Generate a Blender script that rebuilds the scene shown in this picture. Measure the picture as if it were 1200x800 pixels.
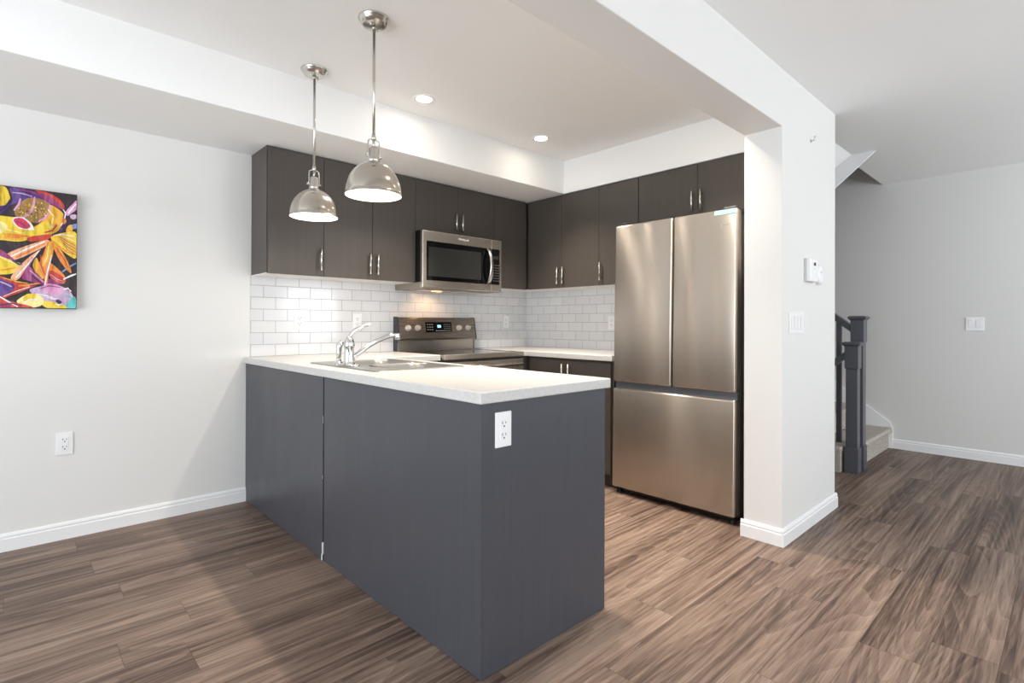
import bpy, bmesh, math, random
from mathutils import Vector, Matrix
for o in list(bpy.data.objects): bpy.data.objects.remove(o, do_unlink=True)
random.seed(7)
SC = bpy.context.scene
COL = SC.collection
PI = math.pi

# ------------------------------------------------------------------ camera
CAM_H = 1.129
cd = bpy.data.cameras.new('camera'); cam = bpy.data.objects.new('camera', cd); COL.objects.link(cam)
F = Vector((0.68433618, 0.7291614, 0.00276692)); R = Vector((0.7291551, -0.68434177, 0.00303154))
U = R.cross(F); U.normalize()
cam.matrix_world = Matrix((( R.x, U.x, -F.x, 0), (R.y, U.y, -F.y, 0), (R.z, U.z, -F.z, CAM_H), (0, 0, 0, 1)))
cd.sensor_width = 36.0; cd.lens = 622.327/1200*36; cd.shift_y = -(400-377.605)/1200; cd.clip_start = .05
SC.camera = cam

# ------------------------------------------------------------------ exposure, world, daylight
vs = SC.view_settings
vs.view_transform = 'Standard'; vs.look = 'None'; vs.gamma = 1; vs.use_curve_mapping = False
vs.exposure = 0.05
W = bpy.data.worlds.new('sky'); SC.world = W; W.use_nodes = True
W.node_tree.nodes['Background'].inputs[0].default_value = (.80, .90, 1.0, 1)
W.node_tree.nodes['Background'].inputs[1].default_value = 1.6
DAY = (.91, .955, 1.0)
def window_light(name, loc, rot, sx, sy, power, color=DAY):
    l = bpy.data.lights.new(name, 'AREA'); l.shape = 'RECTANGLE'; l.size = sx; l.size_y = sy
    l.energy = power; l.color = color
    o = bpy.data.objects.new(name, l); o.location = loc; o.rotation_euler = rot; COL.objects.link(o)
    return o
# daylight coming in through the patio door (left side) and the window behind the camera
window_light('patio_daylight', (-2.58, .9, 1.15), (0, -PI/2-.43, 0), 2.1, 3.4, 94)
window_light('window_daylight', (.8, -3.18, 1.35), (PI/2+.68, 0, 0), 3.4, 1.7, 60)
window_light('hall_fill_light', (4.6, -3.18, 1.35), (PI/2+.95, 0, 0), 1.6, 1.7, 88)  # added to brighten the hall, as if from an assumed unseen window
POT_W, PEND_W = 140, 2.6
WARM = (1.0, .885, .765)

# ------------------------------------------------------------------ materials
def lin(c):
    r = []
    for v in c:
        v /= 255
        r.append(v/12.92 if v <= .04045 else ((v+.055)/1.055)**2.4)
    return (*r, 1)
def mat(name, rgb, rough=.5, metal=0., spec=.5, emit=None, estr=0, coat=0, aniso=0, trans=0, ior=1.45):
    m = bpy.data.materials.new(name); m.use_nodes = True
    b = m.node_tree.nodes['Principled BSDF']
    b.inputs['Base Color'].default_value = lin(rgb); b.inputs['Roughness'].default_value = rough
    b.inputs['Metallic'].default_value = metal; b.inputs['Specular IOR Level'].default_value = spec
    b.inputs['Coat Weight'].default_value = coat; b.inputs['Anisotropic'].default_value = aniso
    b.inputs['Transmission Weight'].default_value = trans; b.inputs['IOR'].default_value = ior
    if emit:
        b.inputs['Emission Color'].default_value = lin(emit); b.inputs['Emission Strength'].default_value = estr
    return m
class NT:
    def __init__(s, m): s.m = m; s.t = m.node_tree; s.b = s.t.nodes['Principled BSDF']
    def n(s, typ, **k):
        x = s.t.nodes.new(typ)
        for a, v in k.items(): setattr(x, a, v)
        return x
    def l(s, a, b): s.t.links.new(a, b)
    def math(s, op, a, b=None, c=None):
        x = s.n('ShaderNodeMath', operation=op)
        for i, v in enumerate((a, b, c)):
            if v is None: continue
            if isinstance(v, (int, float)): x.inputs[i].default_value = v
            else: s.l(v, x.inputs[i])
        return x.outputs[0]
    def ramp(s, f, stops):
        x = s.n('ShaderNodeValToRGB'); e = x.color_ramp.elements
        while len(e) < len(stops): e.new(.5)
        for i, (p, c) in enumerate(stops): e[i].position = p; e[i].color = lin(c)
        s.l(f, x.inputs[0]); return x.outputs[0]
    def mix(s, f, a, b, mode='MIX'):
        x = s.n('ShaderNodeMix', data_type='RGBA', blend_type=mode)
        for i, v in ((0, f), (6, a), (7, b)):
            if isinstance(v, (int, float)): x.inputs[i].default_value = v
            elif isinstance(v, tuple): x.inputs[i].default_value = v
            else: s.l(v, x.inputs[i])
        return x.outputs[2]
    def bump(s, h, strength, dist):
        x = s.n('ShaderNodeBump'); x.inputs['Strength'].default_value = strength; x.inputs['Distance'].default_value = dist
        s.l(h, x.inputs['Height']); s.l(x.outputs[0], s.b.inputs['Normal'])

def paint(name, rgb, rough=.6):
    m = mat(name, rgb, rough, spec=.3); t = NT(m)
    tc = t.n('ShaderNodeTexCoord'); no = t.n('ShaderNodeTexNoise'); no.inputs['Scale'].default_value = 220
    t.l(tc.outputs['Object'], no.inputs['Vector']); t.bump(no.outputs['Fac'], .05, .001)
    return m

def wood_floor():
    m = mat('wood_floor', (120, 100, 85), .42, spec=.35); t = NT(m)
    tc = t.n('ShaderNodeTexCoord'); sp = t.n('ShaderNodeSeparateXYZ'); t.l(tc.outputs['Object'], sp.inputs[0])
    x, y = sp.outputs[0], sp.outputs[1]
    PW, PL = .178, 1.22
    v = t.math('DIVIDE', y, PW); row = t.math('FLOOR', v)
    wn = t.n('ShaderNodeTexWhiteNoise', noise_dimensions='1D'); t.l(row, wn.inputs['W'])
    uu = t.math('ADD', t.math('DIVIDE', x, PL), t.math('MULTIPLY', wn.outputs['Value'], 7.0))
    col = t.math('FLOOR', uu)
    cid = t.n('ShaderNodeCombineXYZ'); t.l(row, cid.inputs[0]); t.l(col, cid.inputs[1])
    wn2 = t.n('ShaderNodeTexWhiteNoise', noise_dimensions='3D'); t.l(cid.outputs[0], wn2.inputs['Vector'])
    rnd = wn2.outputs['Value']
    rs = t.n('ShaderNodeSeparateXYZ'); t.l(wn2.outputs['Color'], rs.inputs[0])
    # contour figure of the grain
    cv = t.n('ShaderNodeCombineXYZ')
    t.l(t.math('ADD', t.math('MULTIPLY', x, .42), t.math('MULTIPLY', rs.outputs[0], 40)), cv.inputs[0])
    t.l(t.math('ADD', t.math('MULTIPLY', y, 4.2), t.math('MULTIPLY', rs.outputs[1], 40)), cv.inputs[1])
    t.l(t.math('MULTIPLY', rnd, 30), cv.inputs[2])
    n1 = t.n('ShaderNodeTexNoise'); n1.inputs['Scale'].default_value = 1.0; n1.inputs['Detail'].default_value = .6
    n1.inputs['Roughness'].default_value = .3
    t.l(cv.outputs[0], n1.inputs['Vector'])
    def streak(fx_, fy_, seed, detail):
        c_ = t.n('ShaderNodeCombineXYZ')
        t.l(t.math('ADD', t.math('MULTIPLY', x, fx_), t.math('MULTIPLY', rs.outputs[1], 17+seed)), c_.inputs[0])
        t.l(t.math('ADD', t.math('MULTIPLY', y, fy_), t.math('MULTIPLY', rs.outputs[2], 23+seed)), c_.inputs[1])
        t.l(t.math('MULTIPLY', rnd, 9+seed), c_.inputs[2])
        q = t.n('ShaderNodeTexNoise'); q.inputs['Scale'].default_value = 1.; q.inputs['Detail'].default_value = detail
        t.l(c_.outputs[0], q.inputs['Vector']); return q
    n2 = streak(.7, 9, 0, 2.5)          # broad tone along the board
    n4 = streak(1.1, 58, 5, 2.5)          # streaks
    n3 = streak(9, 190, 11, 2)          # fine fibres
    ring = t.math('FRACT', t.math('ADD', t.math('MULTIPLY', n1.outputs['Fac'], 26), t.math('MULTIPLY', n4.outputs['Fac'], .35)))
    ring = t.math('POWER', ring, 1.8)
    f = t.math('ADD', t.math('MULTIPLY', ring, .16), t.math('MULTIPLY', n2.outputs['Fac'], 1.0))
    f = t.math('ADD', f, t.math('MULTIPLY', n4.outputs['Fac'], .85))
    f = t.math('ADD', f, t.math('MULTIPLY', n3.outputs['Fac'], .6))
    f = t.math('ADD', f, t.math('MULTIPLY', rs.outputs[2], .14))
    f = t.math('SUBTRACT', f, .87)
    c = t.ramp(f, [(.10, (60, 47, 41)), (.36, (98, 80, 70)), (.60, (129, 110, 97)), (.95, (158, 138, 123))])
    # joints
    fy = t.math('FRACT', v); dy = t.math('MULTIPLY', t.math('MINIMUM', fy, t.math('SUBTRACT', 1, fy)), PW)
    fx = t.math('FRACT', uu); dx = t.math('MULTIPLY', t.math('MINIMUM', fx, t.math('SUBTRACT', 1, fx)), PL)
    d = t.math('MINIMUM', dx, dy)
    j = t.math('LESS_THAN', d, .0011)
    c = t.mix(t.math('MULTIPLY', j, .55), c, lin((45, 36, 31)))
    t.l(c, t.b.inputs['Base Color'])
    t.l(t.math('ADD', .36, t.math('MULTIPLY', n3.outputs['Fac'], .2)), t.b.inputs['Roughness'])
    t.bump(t.math('SUBTRACT', t.math('MULTIPLY', n3.outputs['Fac'], .4), j), .12, .001)
    return m

def tile(name, axis):
    m = mat(name, (238, 238, 238), .1, spec=.55); t = NT(m)
    tc = t.n('ShaderNodeTexCoord'); sp = t.n('ShaderNodeSeparateXYZ'); t.l(tc.outputs['Object'], sp.inputs[0])
    cv = t.n('ShaderNodeCombineXYZ')
    off = -(1.182 - .1535*20 + .00) if axis == 0 else .061
    t.l(t.math('ADD', sp.outputs[axis], off), cv.inputs[0]); t.l(t.math('SUBTRACT', sp.outputs[2], .914-.0765*20), cv.inputs[1])
    b = t.n('ShaderNodeTexBrick'); b.offset = .5; b.squash = 1
    b.inputs['Scale'].default_value = 1; b.inputs['Mortar Size'].default_value = .0016; b.inputs['Mortar Smooth'].default_value = .15
    b.inputs['Brick Width'].default_value = .1535; b.inputs['Row Height'].default_value = .0765
    b.inputs['Color1'].default_value = lin((226, 226, 227)); b.inputs['Color2'].default_value = lin((219, 220, 222)); b.inputs['Mortar'].default_value = lin((160, 160, 161))
    t.l(cv.outputs[0], b.inputs['Vector']); t.l(b.outputs['Color'], t.b.inputs['Base Color'])
    t.l(t.math('ADD', .1, t.math('MULTIPLY', b.outputs['Fac'], .6)), t.b.inputs['Roughness'])
    t.bump(t.math('SUBTRACT', 1, b.outputs['Fac']), .5, .002)
    return m

def laminate(name, a, b_, rough=.42):
    m = mat(name, a, rough, spec=.45); t = NT(m)
    tc = t.n('ShaderNodeTexCoord'); mp = t.n('ShaderNodeMapping'); mp.inputs['Scale'].default_value = (60, 60, 2.2)
    t.l(tc.outputs['Object'], mp.inputs[0]); no = t.n('ShaderNodeTexNoise'); no.inputs['Scale'].default_value = 1; no.inputs['Detail'].default_value = 4
    t.l(mp.outputs[0], no.inputs['Vector'])
    t.l(t.ramp(no.outputs['Fac'], [(.3, a), (.7, b_)]), t.b.inputs['Base Color'])
    n2 = t.n('ShaderNodeTexNoise'); n2.inputs['Scale'].default_value = 5; t.l(tc.outputs['Object'], n2.inputs['Vector'])
    t.l(t.math('ADD', rough-.08, t.math('MULTIPLY', n2.outputs['Fac'], .16)), t.b.inputs['Roughness'])
    return m

def steel(name, rgb, rough=.27, wav=.0, aniso=.75, scale=(9, 9, 1.2)):
    m = mat(name, rgb, rough, metal=.92 if wav else .84, aniso=aniso); t = NT(m)
    t.b.inputs['Anisotropic Rotation'].default_value = .25
    tg = t.n('ShaderNodeTangent', direction_type='UV_MAP', uv_map='UVMap'); t.l(tg.outputs[0], t.b.inputs['Tangent'])
    tc = t.n('ShaderNodeTexCoord')
    mp = t.n('ShaderNodeMapping'); mp.inputs['Scale'].default_value = (3, 3, 260); t.l(tc.outputs['Object'], mp.inputs[0])
    no = t.n('ShaderNodeTexNoise'); no.inputs['Scale'].default_value = 1; no.inputs['Detail'].default_value = 3; t.l(mp.outputs[0], no.inputs['Vector'])
    if not wav: t.l(t.math('ADD', rough-.05, t.math('MULTIPLY', no.outputs['Fac'], .1)), t.b.inputs['Roughness'])
    if wav:
        m2 = t.n('ShaderNodeMapping'); m2.inputs['Scale'].default_value = scale; t.l(tc.outputs['Object'], m2.inputs[0])
        n2 = t.n('ShaderNodeTexNoise'); n2.inputs['Scale'].default_value = 1; n2.inputs['Detail'].default_value = .5; t.l(m2.outputs[0], n2.inputs['Vector'])
        t.bump(n2.outputs['Fac'], wav, .02)
    return m

def stone(name):
    m = mat(name, (236, 235, 232), .3, spec=.45); t = NT(m)
    tc = t.n('ShaderNodeTexCoord')
    n1 = t.n('ShaderNodeTexNoise'); n1.inputs['Scale'].default_value = 70; n1.inputs['Detail'].default_value = 5; t.l(tc.outputs['Object'], n1.inputs['Vector'])
    t.l(t.ramp(n1.outputs['Fac'], [(.3, (198, 197, 194)), (.55, (204, 203, 200)), (.75, (209, 208, 205))]), t.b.inputs['Base Color'])
    return m

def carpet_mat():
    m = mat('carpet', (150, 140, 128), .95, spec=.1); t = NT(m)
    tc = t.n('ShaderNodeTexCoord'); n1 = t.n('ShaderNodeTexNoise'); n1.inputs['Scale'].default_value = 120; n1.inputs['Detail'].default_value = 4
    t.l(tc.outputs['Object'], n1.inputs['Vector'])
    t.l(t.ramp(n1.outputs['Fac'], [(.3, (158, 148, 137)), (.7, (214, 207, 197))]), t.b.inputs['Base Color'])
    t.bump(n1.outputs['Fac'], .6, .006)
    return m

M = dict(
    wall=paint('wall_paint', (228, 227, 224)), wall2=paint('grey_wall_paint', (222, 221, 218)), ceil=paint('ceiling_paint', (246, 246, 245), .8),
    trim=mat('trim_white', (240, 240, 240), .35), floor=wood_floor(), tileA=tile('subway_tile_left', 0), tileB=tile('subway_tile_back', 1),
    cab=laminate('cabinet_laminate', (75, 69, 64), (79, 73, 68)), pen=laminate('daylit_island_laminate', (71, 72, 78), (75, 76, 82), .38),  # island: same laminate, with the bluish cast of daylight mixed into its colour
    white_lam=mat('white_melamine', (232, 230, 226), .45), dark=mat('dark_gap', (18, 18, 19), .6),
    nickel=mat('brushed_nickel', (205, 202, 196), .25, metal=1), steel=steel('stainless', (188, 180, 170), .25),
    fridge=steel('fridge_steel', (196, 187, 176), .27, .22, .93, (4, 4, .8)), steel_dark=steel('stainless_dark', (150, 142, 134), .28),
    groove=mat('recess_grey', (120, 124, 132), .4, metal=.7), black=mat('black_plastic', (14, 14, 15), .35), blackgloss=mat('black_glass', (9, 9, 10), .06, spec=.6),
    sidegrey=mat('appliance_side', (52, 52, 56), .45), chrome=mat('chrome', (225, 226, 228), .06, metal=1), stone=stone('quartz_laminate'),
    sinksteel=mat('sink_steel', (172, 171, 167), .33, metal=1), plastic=mat('white_plastic', (240, 240, 240), .3), slot=mat('slot_dark', (60, 58, 56), .6),
    plasticgrey=mat('white_plastic_shade', (206, 206, 204), .4), post=mat('charcoal_paint', (87, 88, 95), .35), carpet=carpet_mat(),
    shade=mat('shade_nickel', (200, 194, 185), .2, metal=1, aniso=.6), shadein=mat('shade_white', (248, 246, 240), .6, emit=(255, 244, 226), estr=.0),
    bulb=mat('bulb_glow', (255, 250, 240), .3, emit=(255, 236, 205), estr=26), lens=mat('downlight_glow', (255, 250, 240), .3, emit=(255, 241, 220), estr=55),
    film=mat('blue_film', (150, 182, 188), .25), digits=mat('clock_glow', (160, 220, 235), .3, emit=(150, 215, 235), estr=1.6),
    vent=mat('vent_steel', (150, 142, 132), .45, metal=.55),
    knob=mat('knob_satin', (226, 220, 211), .35, metal=.55),
    amber=mat('task_lamp_glow', (255, 200, 130), .3, emit=(255, 180, 90), estr=8),
    window_g=mat('oven_window', (46, 47, 45), .12, spec=.6), red=mat('red_mark', (190, 60, 40), .4), glass=mat('pane_glass', (255, 255, 255), 0, trans=1),
    oven_lamp=mat('oven_window_amber', (150, 96, 50), .3),
)

# ------------------------------------------------------------------ mesh helpers
def box(bm, lo, hi, bev=0., seg=1, mi=0):
    lo, hi = Vector(lo), Vector(hi)
    r = bmesh.ops.create_cube(bm, size=1)
    for v in r['verts']: v.co = (lo+hi)/2 + Vector((v.co.x*(hi.x-lo.x), v.co.y*(hi.y-lo.y), v.co.z*(hi.z-lo.z)))
    fs = {f for v in r['verts'] for f in v.link_faces}
    for f in fs: f.material_index = mi
    if bev:
        es = list({e for v in r['verts'] for e in v.link_edges})
        q = bmesh.ops.bevel(bm, geom=es, offset=bev, segments=seg, profile=.5, affect='EDGES')
        for f in q['faces']: f.material_index = mi
def frame_of(d):
    d = d.normalized(); a = Vector((0, 0, 1)) if abs(d.z) < .9 else Vector((1, 0, 0))
    u = d.cross(a).normalized(); return u, d.cross(u).normalized()
def tube(bm, pts, r, n=12, caps=True, mi=0, sx=1., sy=1.):
    pts = [Vector(p) for p in pts]; rs = r if isinstance(r, (list, tuple)) else [r]*len(pts)
    rings = []; u = None
    for i, p in enumerate(pts):
        d = (pts[min(i+1, len(pts)-1)] - pts[max(i-1, 0)]).normalized()
        if u is None: u, w = frame_of(d)
        else:
            u = (u - d*u.dot(d)).normalized(); w = d.cross(u).normalized()
        rings.append([bm.verts.new(p + (u*math.cos(2*PI*k/n)*sx + w*math.sin(2*PI*k/n)*sy)*rs[i]) for k in range(n)])
    for a, b in zip(rings, rings[1:]):
        for k in range(n):
            f = bm.faces.new((a[k], a[(k+1) % n], b[(k+1) % n], b[k])); f.smooth = True; f.material_index = mi
    if caps:
        for ring in (rings[0], rings[-1]):
            try: f = bm.faces.new(ring); f.material_index = mi
            except ValueError: pass
def lathe(bm, prof, c=(0, 0, 0), n=40, smooth=True, mi=0, axis='Z'):
    c = Vector(c); rings = []
    for r, z in prof:
        ring = []
        for k in range(n):
            a = 2*PI*k/n
            if axis == 'Z': p = Vector((r*math.cos(a), r*math.sin(a), z))
            elif axis == 'Y': p = Vector((r*math.cos(a), z, r*math.sin(a)))
            else: p = Vector((z, r*math.cos(a), r*math.sin(a)))
            ring.append(bm.verts.new(c+p))
        rings.append(ring)
    for a, b in zip(rings, rings[1:]):
        for k in range(n):
            f = bm.faces.new((a[k], a[(k+1) % n], b[(k+1) % n], b[k])); f.smooth = smooth; f.material_index = mi
    return rings
def cap(bm, ring, mi=0):
    f = bm.faces.new(ring); f.material_index = mi
def prism(bm, poly, lo, hi, axis='Y', mi=0):
    def P(a, b, t):
        return Vector((a, t, b)) if axis == 'Y' else (Vector((t, a, b)) if axis == 'X' else Vector((a, b, t)))
    A = [bm.verts.new(P(a, b, lo)) for a, b in poly]; B = [bm.verts.new(P(a, b, hi)) for a, b in poly]
    fs = [bm.faces.new(A), bm.faces.new(B[::-1])]
    n = len(poly)
    for i in range(n): fs.append(bm.faces.new((A[i], B[i], B[(i+1) % n], A[(i+1) % n])))
    for f in fs: f.material_index = mi
def BM(): return bmesh.new()
def obj(name, bm, m, parent=None, loc=None, uv=False):
    bmesh.ops.recalc_face_normals(bm, faces=bm.faces[:])
    if uv:
        L = bm.loops.layers.uv.new('UVMap')
        for f in bm.faces:
            n = f.normal
            for l in f.loops:
                p = l.vert.co
                if abs(n.z) > .8: l[L].uv = (p.x, p.y)
                elif abs(n.x) > abs(n.y): l[L].uv = (p.y, p.z)
                else: l[L].uv = (p.x, p.z)
    me = bpy.data.meshes.new(name); bm.to_mesh(me); bm.free()
    for q in (m if isinstance(m, (list, tuple)) else [m]): me.materials.append(q)
    o = bpy.data.objects.new(name, me); COL.objects.link(o)
    if parent is not None: o.parent = parent
    if loc: o.location = loc
    return o
def tag(o, label, cat, group=None):
    o['label'] = label; o['category'] = cat
    if group: o['group'] = group
    return o
def thing(name, label, cat, loc=(0, 0, 0), rz=0, group=None):
    o = bpy.data.objects.new(name, None); COL.objects.link(o); o.empty_display_size = .1
    o.location = loc; o.rotation_euler = (0, 0, rz)
    return tag(o, label, cat, group)
def struct(name, bm, m):
    o = obj(name, bm, m); o['kind'] = 'structure'; return o
def dup(root, loc, rz, label, group=None):
    def rec(o, par):
        c = o.copy(); COL.objects.link(c)
        if par is not None: c.parent = par
        for ch in list(o.children): rec(ch, c)
        return c
    r = rec(root, None); r.location = loc; r.rotation_euler = (0, 0, rz); r['label'] = label
    if group: r['group'] = group
    return r
FACE_NEAR, FACE_LEFT = 0, -PI/2      # fronts looking to -Y / to -X

# ------------------------------------------------------------------ dimensions
YA, XW, XR = 3.625, 3.595, 5.893          # left wall, wall behind fridge, far stair wall
ZK, ZM, ZS = 2.470, 2.434, 2.204          # kitchen ceiling, hall ceiling, soffit underside
YB0, YB1, ZB, XC0, XC1 = 1.032, 1.226, 2.143, 2.857, 3.720   # beam + column
UF, BF = 3.327, 3.307                     # upper cabinet fronts
XL, YN = -2.6, -3.2                       # unseen sides of the room

# ------------------------------------------------------------------ room shell
b = BM(); box(b, (XL-.2, YN-.2, -.1), (XR+.15, YA+.15, 0)); struct('floor', b, M['floor'])
b = BM(); box(b, (XL-.2, YA, 0), (XR+.15, YA+.15, 2.75)); struct('wall_left', b, M['wall'])
b = BM(); box(b, (XW, YB1-.02, 0), (XC1, YA, 2.6)); struct('wall_back', b, M['wall'])
b = BM()      # column and dropped beam are one plastered piece
prism(b, [(XL, ZB), (XC0, ZB), (XC0, 0), (XC1, 0), (XC1, 2.6), (XL, 2.6)], YB0, YB1, 'Y')
bmesh.ops.recalc_face_normals(b, faces=b.faces[:])
bmesh.ops.bevel(b, geom=[q for q in b.edges if q.calc_face_angle() > .5], offset=.004, segments=2, profile=.5, affect='EDGES')
struct('wall_column', b, M['wall'])
b = BM(); box(b, (XL, YB1-.05, ZK), (XC1, YA, 2.65)); struct('ceiling', b, M['ceil'])
b = BM()
box(b, (XL, YN, ZM), (XR+.15, YB0+.003, 2.65))
box(b, (XC1, YB0+.003, ZM), (4.69, 1.19, 2.65))
box(b, (4.69, YB0+.003, ZM), (XR+.15, 1.245, 2.65))
struct('ceiling_hall', b, M['ceil'])
b = BM(); box(b, (XL, 2.907, ZS), (XW, YA, ZK+.01), .004, 2); struct('trim_2', b, M['ceil'])      # soffit over the left cabinets
b = BM(); box(b, (BF+.004, YB1, ZS), (XW, 2.93, ZK+.01), .004, 2); struct('trim_3', b, M['ceil'])      # soffit over the fridge wall
b = BM(); box(b, (XR, YN-.2, 0), (XR+.15, YA+.15, 5.0)); struct('wall_stairs', b, M['wall2'])
b = BM(); box(b, (XL-.2, YN-.15, 0), (-.9, YN, 2.65)); box(b, (2.5, YN-.15, 0), (3.8, YN, 2.65)); box(b, (5.4, YN-.15, 0), (XR+.15, YN, 2.65)); box(b, (3.8, YN-.15, 0), (5.4, YN, .5)); box(b, (3.8, YN-.15, 2.2), (5.4, YN, 2.65)); box(b, (-.9, YN-.15, 0), (2.5, YN, .5)); box(b, (-.9, YN-.15, 2.2), (2.5, YN, 2.65))
struct('wall_rear', b, M['wall'])
b = BM(); box(b, (XL-.15, YN-.2, 0), (XL, -.8, 2.65)); box(b, (XL-.15, 2.6, 0), (XL, YA+.15, 2.65)); box(b, (XL-.15, -.8, 2.2), (XL, 2.6, 2.65)); box(b, (XL-.15, -.8, 0), (XL, 2.6, .1))
struct('wall_patio', b, M['wall'])
# stairwell above the ceiling opening
b = BM(); box(b, (XC1, YA+.0, 2.6), (XR, YA+.15, 5.0)); box(b, (XC1-.1, 1.19, 2.66), (XC1, YA, 5.0)); box(b, (XC1, 1.08, 2.66), (XR, 1.19, 5.0)); box(b, (XC1-.1, 1.08, 5.0), (XR+.15, YA+.15, 5.1))
struct('wall_stairwell', b, M['wall2'])

# baseboards with a stepped profile
def baseboard(name, p0, p1, out, ext0=0, ext1=0, h=.088):
    p0, p1, out = Vector((*p0, 0)), Vector((*p1, 0)), Vector((*out, 0)); d = (p1-p0).normalized()
    p0 = p0 - d*ext0; p1 = p1 + d*ext1
    prof = [(0, 0), (.014, 0), (.014, h-.027), (.0105, h-.023), (.0105, h-.017), (.012, h-.014), (.008, h-.004), (.004, h), (0, h)]
    bm = BM(); A = [bm.verts.new(p0+out*a+Vector((0, 0, z))) for a, z in prof]; B = [bm.verts.new(p1+out*a+Vector((0, 0, z))) for a, z in prof]
    n = len(prof)
    for i in range(n): bm.faces.new((A[i], A[(i+1) % n], B[(i+1) % n], B[i]))
    bm.faces.new(A); bm.faces.new(B[::-1])
    return struct(name, bm, M['trim'])
baseboard('baseboard_left', (XL, YA), (1.079, YA), (0, -1))
baseboard('baseboard_column', (XC0, YB0), (XC0, YB1), (-1, 0), 0, .012)
baseboard('baseboard_hall', (XC0, YB0), (XC1, YB0), (0, -1), .014, .014)
baseboard('baseboard_stairs', (XR, YN), (XR, 1.165), (-1, 0))

# tiled splashbacks
b = BM(); box(b, (1.102, YA-.007, .90), (XW-.0005, YA+.001, 1.445)); struct('wall_tile_left', b, M['tileA'])
b = BM(); box(b, (XW-.007, 2.12, .90), (XW+.001, YA-.0065, 1.445)); struct('wall_tile_back', b, M['tileB'])

# ------------------------------------------------------------------ cabinets
def add_handle(parent, x, z, L=.14, y=0., horiz=False):
    bm = BM(); d = Vector((1, 0, 0)) if horiz else Vector((0, 0, 1)); c = Vector((x, y-.030, z))
    tube(bm, [c-d*L/2, c+d*L/2], .0075, 12)
    for s in (-1, 1):
        q = c+d*s*(L/2-.021); tube(bm, [q, q+Vector((0, .031, 0))], .0042, 8)
    return obj('handle', bm, M['nickel'], parent)
def cabinet(name, label, loc, rz, w, h, depth, doors, mc, group, bottom=None, kick=0, door_top=.016, z0=0, cat='cabinet', drawers=()):
    """origin = left front bottom corner of the door face; x to the right, y inwards"""
    t = thing(name, label, cat, loc, rz, group)
    bm = BM()
    if kick: box(bm, (.001, .06, 0), (w-.001, depth, kick)); box(bm, (.0005, .0195, kick), (w-.0005, depth, h), .0008)
    else: box(bm, (.0005, .0195, .004 if bottom else 0), (w-.0005, depth, h), .0008)
    obj('carcass', bm, mc, t)
    if bottom:
        bm = BM(); box(bm, (.0006, .0197, -.001), (w-.0006, depth, .0045)); obj('bottom_panel', bm, bottom, t)
    for (x0, x1, za, zb_, hx, hz) in doors:
        bm = BM(); box(bm, (x0+.0015, 0, za), (x1-.0015, .0185, zb_), .0012)
        d = obj('door', bm, mc, t)
        if hx is not None: add_handle(d, hx, hz)
    for (x0, x1, za, zb_) in drawers:
        bm = BM(); box(bm, (x0+.0015, 0, za), (x1-.0015, .0185, zb_), .0012)
        d = obj('drawer', bm, mc, t); add_handle(d, (x0+x1)/2, (za+zb_)/2, horiz=True)
    return t
GU, GB = 'dark upper wall cabinets', 'dark base cabinets'
ZU, HU = 1.430, ZS-1.430-.001
DT = HU-.014
X0 = 1.108
cabinet('wall_cabinet', 'dark brown upper cabinet with one door, leftmost of the run, beside the bare wall', (X0, UF, ZU), 0, 1.457-X0, HU, YA-UF-.001,
        [(.004, 1.457-X0, 0, DT, 1.457-X0-.028, .105)], M['cab'], GU, M['white_lam'])
w = 2.149-1.457
cabinet('wall_cabinet', 'dark brown upper cabinet with two tall doors, between the end cabinet and the microwave', (1.457, UF, ZU), 0, w, HU, YA-UF-.001,
        [(0, 1.802-1.457, 0, DT, 1.802-1.457-.028, .105), (1.802-1.457, w, 0, DT, 1.802-1.457+.03, .105)], M['cab'], GU, M['white_lam'])
w = 2.921-2.149; zmw = 1.812
cabinet('wall_cabinet', 'short dark brown upper cabinet with two doors directly above the microwave', (2.149, UF, zmw), 0, w, ZS-.001-zmw, YA-UF-.001,
        [(0, w/2, 0, ZS-.015-zmw, w/2-.03, .10), (w/2, w, 0, ZS-.015-zmw, w/2+.03, .10)], M['cab'], GU)
w = BF-.002-2.921
cabinet('wall_cabinet', 'narrow dark brown upper cabinet without handle, between microwave and inner corner', (2.921, UF, ZU), 0, w, HU, YA-UF-.001,
        [(0, w-.012, 0, DT, None, 0)], M['cab'], GU, M['white_lam'])
# wall behind the fridge : local x runs towards -Y
ys = YA-.001
cabinet('wall_cabinet', 'dark brown upper cabinet with two tall doors on the fridge wall beside the inner corner', (BF, ys, ZU), FACE_LEFT, ys-2.542, HU, XW-BF-.001,
        [(ys-UF+.012, ys-2.926, 0, DT, ys-2.926-.028, .10), (ys-2.926, ys-2.542, 0, DT, ys-2.926+.03, .10)], M['cab'], GU, M['white_lam'])
cabinet('wall_cabinet', 'dark brown upper cabinet with one tall door, just left of the top of the fridge', (BF, 2.542, ZU), FACE_LEFT, 2.542-2.187, HU, XW-BF-.001,
        [(0, 2.542-2.187, 0, DT, .028, .105)], M['cab'], GU, M['white_lam'])
yo = 2.187; zo = 1.845
cabinet('wall_cabinet', 'short dark brown upper cabinet with two doors above the fridge', (BF, yo, zo), FACE_LEFT, yo-1.229, ZS-.001-zo, XW-BF-.001,
        [(.003, yo-1.726, 0, ZS-.015-zo, yo-1.726-.03, .10), (yo-1.726, yo-1.229, 0, ZS-.015-zo, yo-1.726+.032, .10)], M['cab'], GU)

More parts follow.
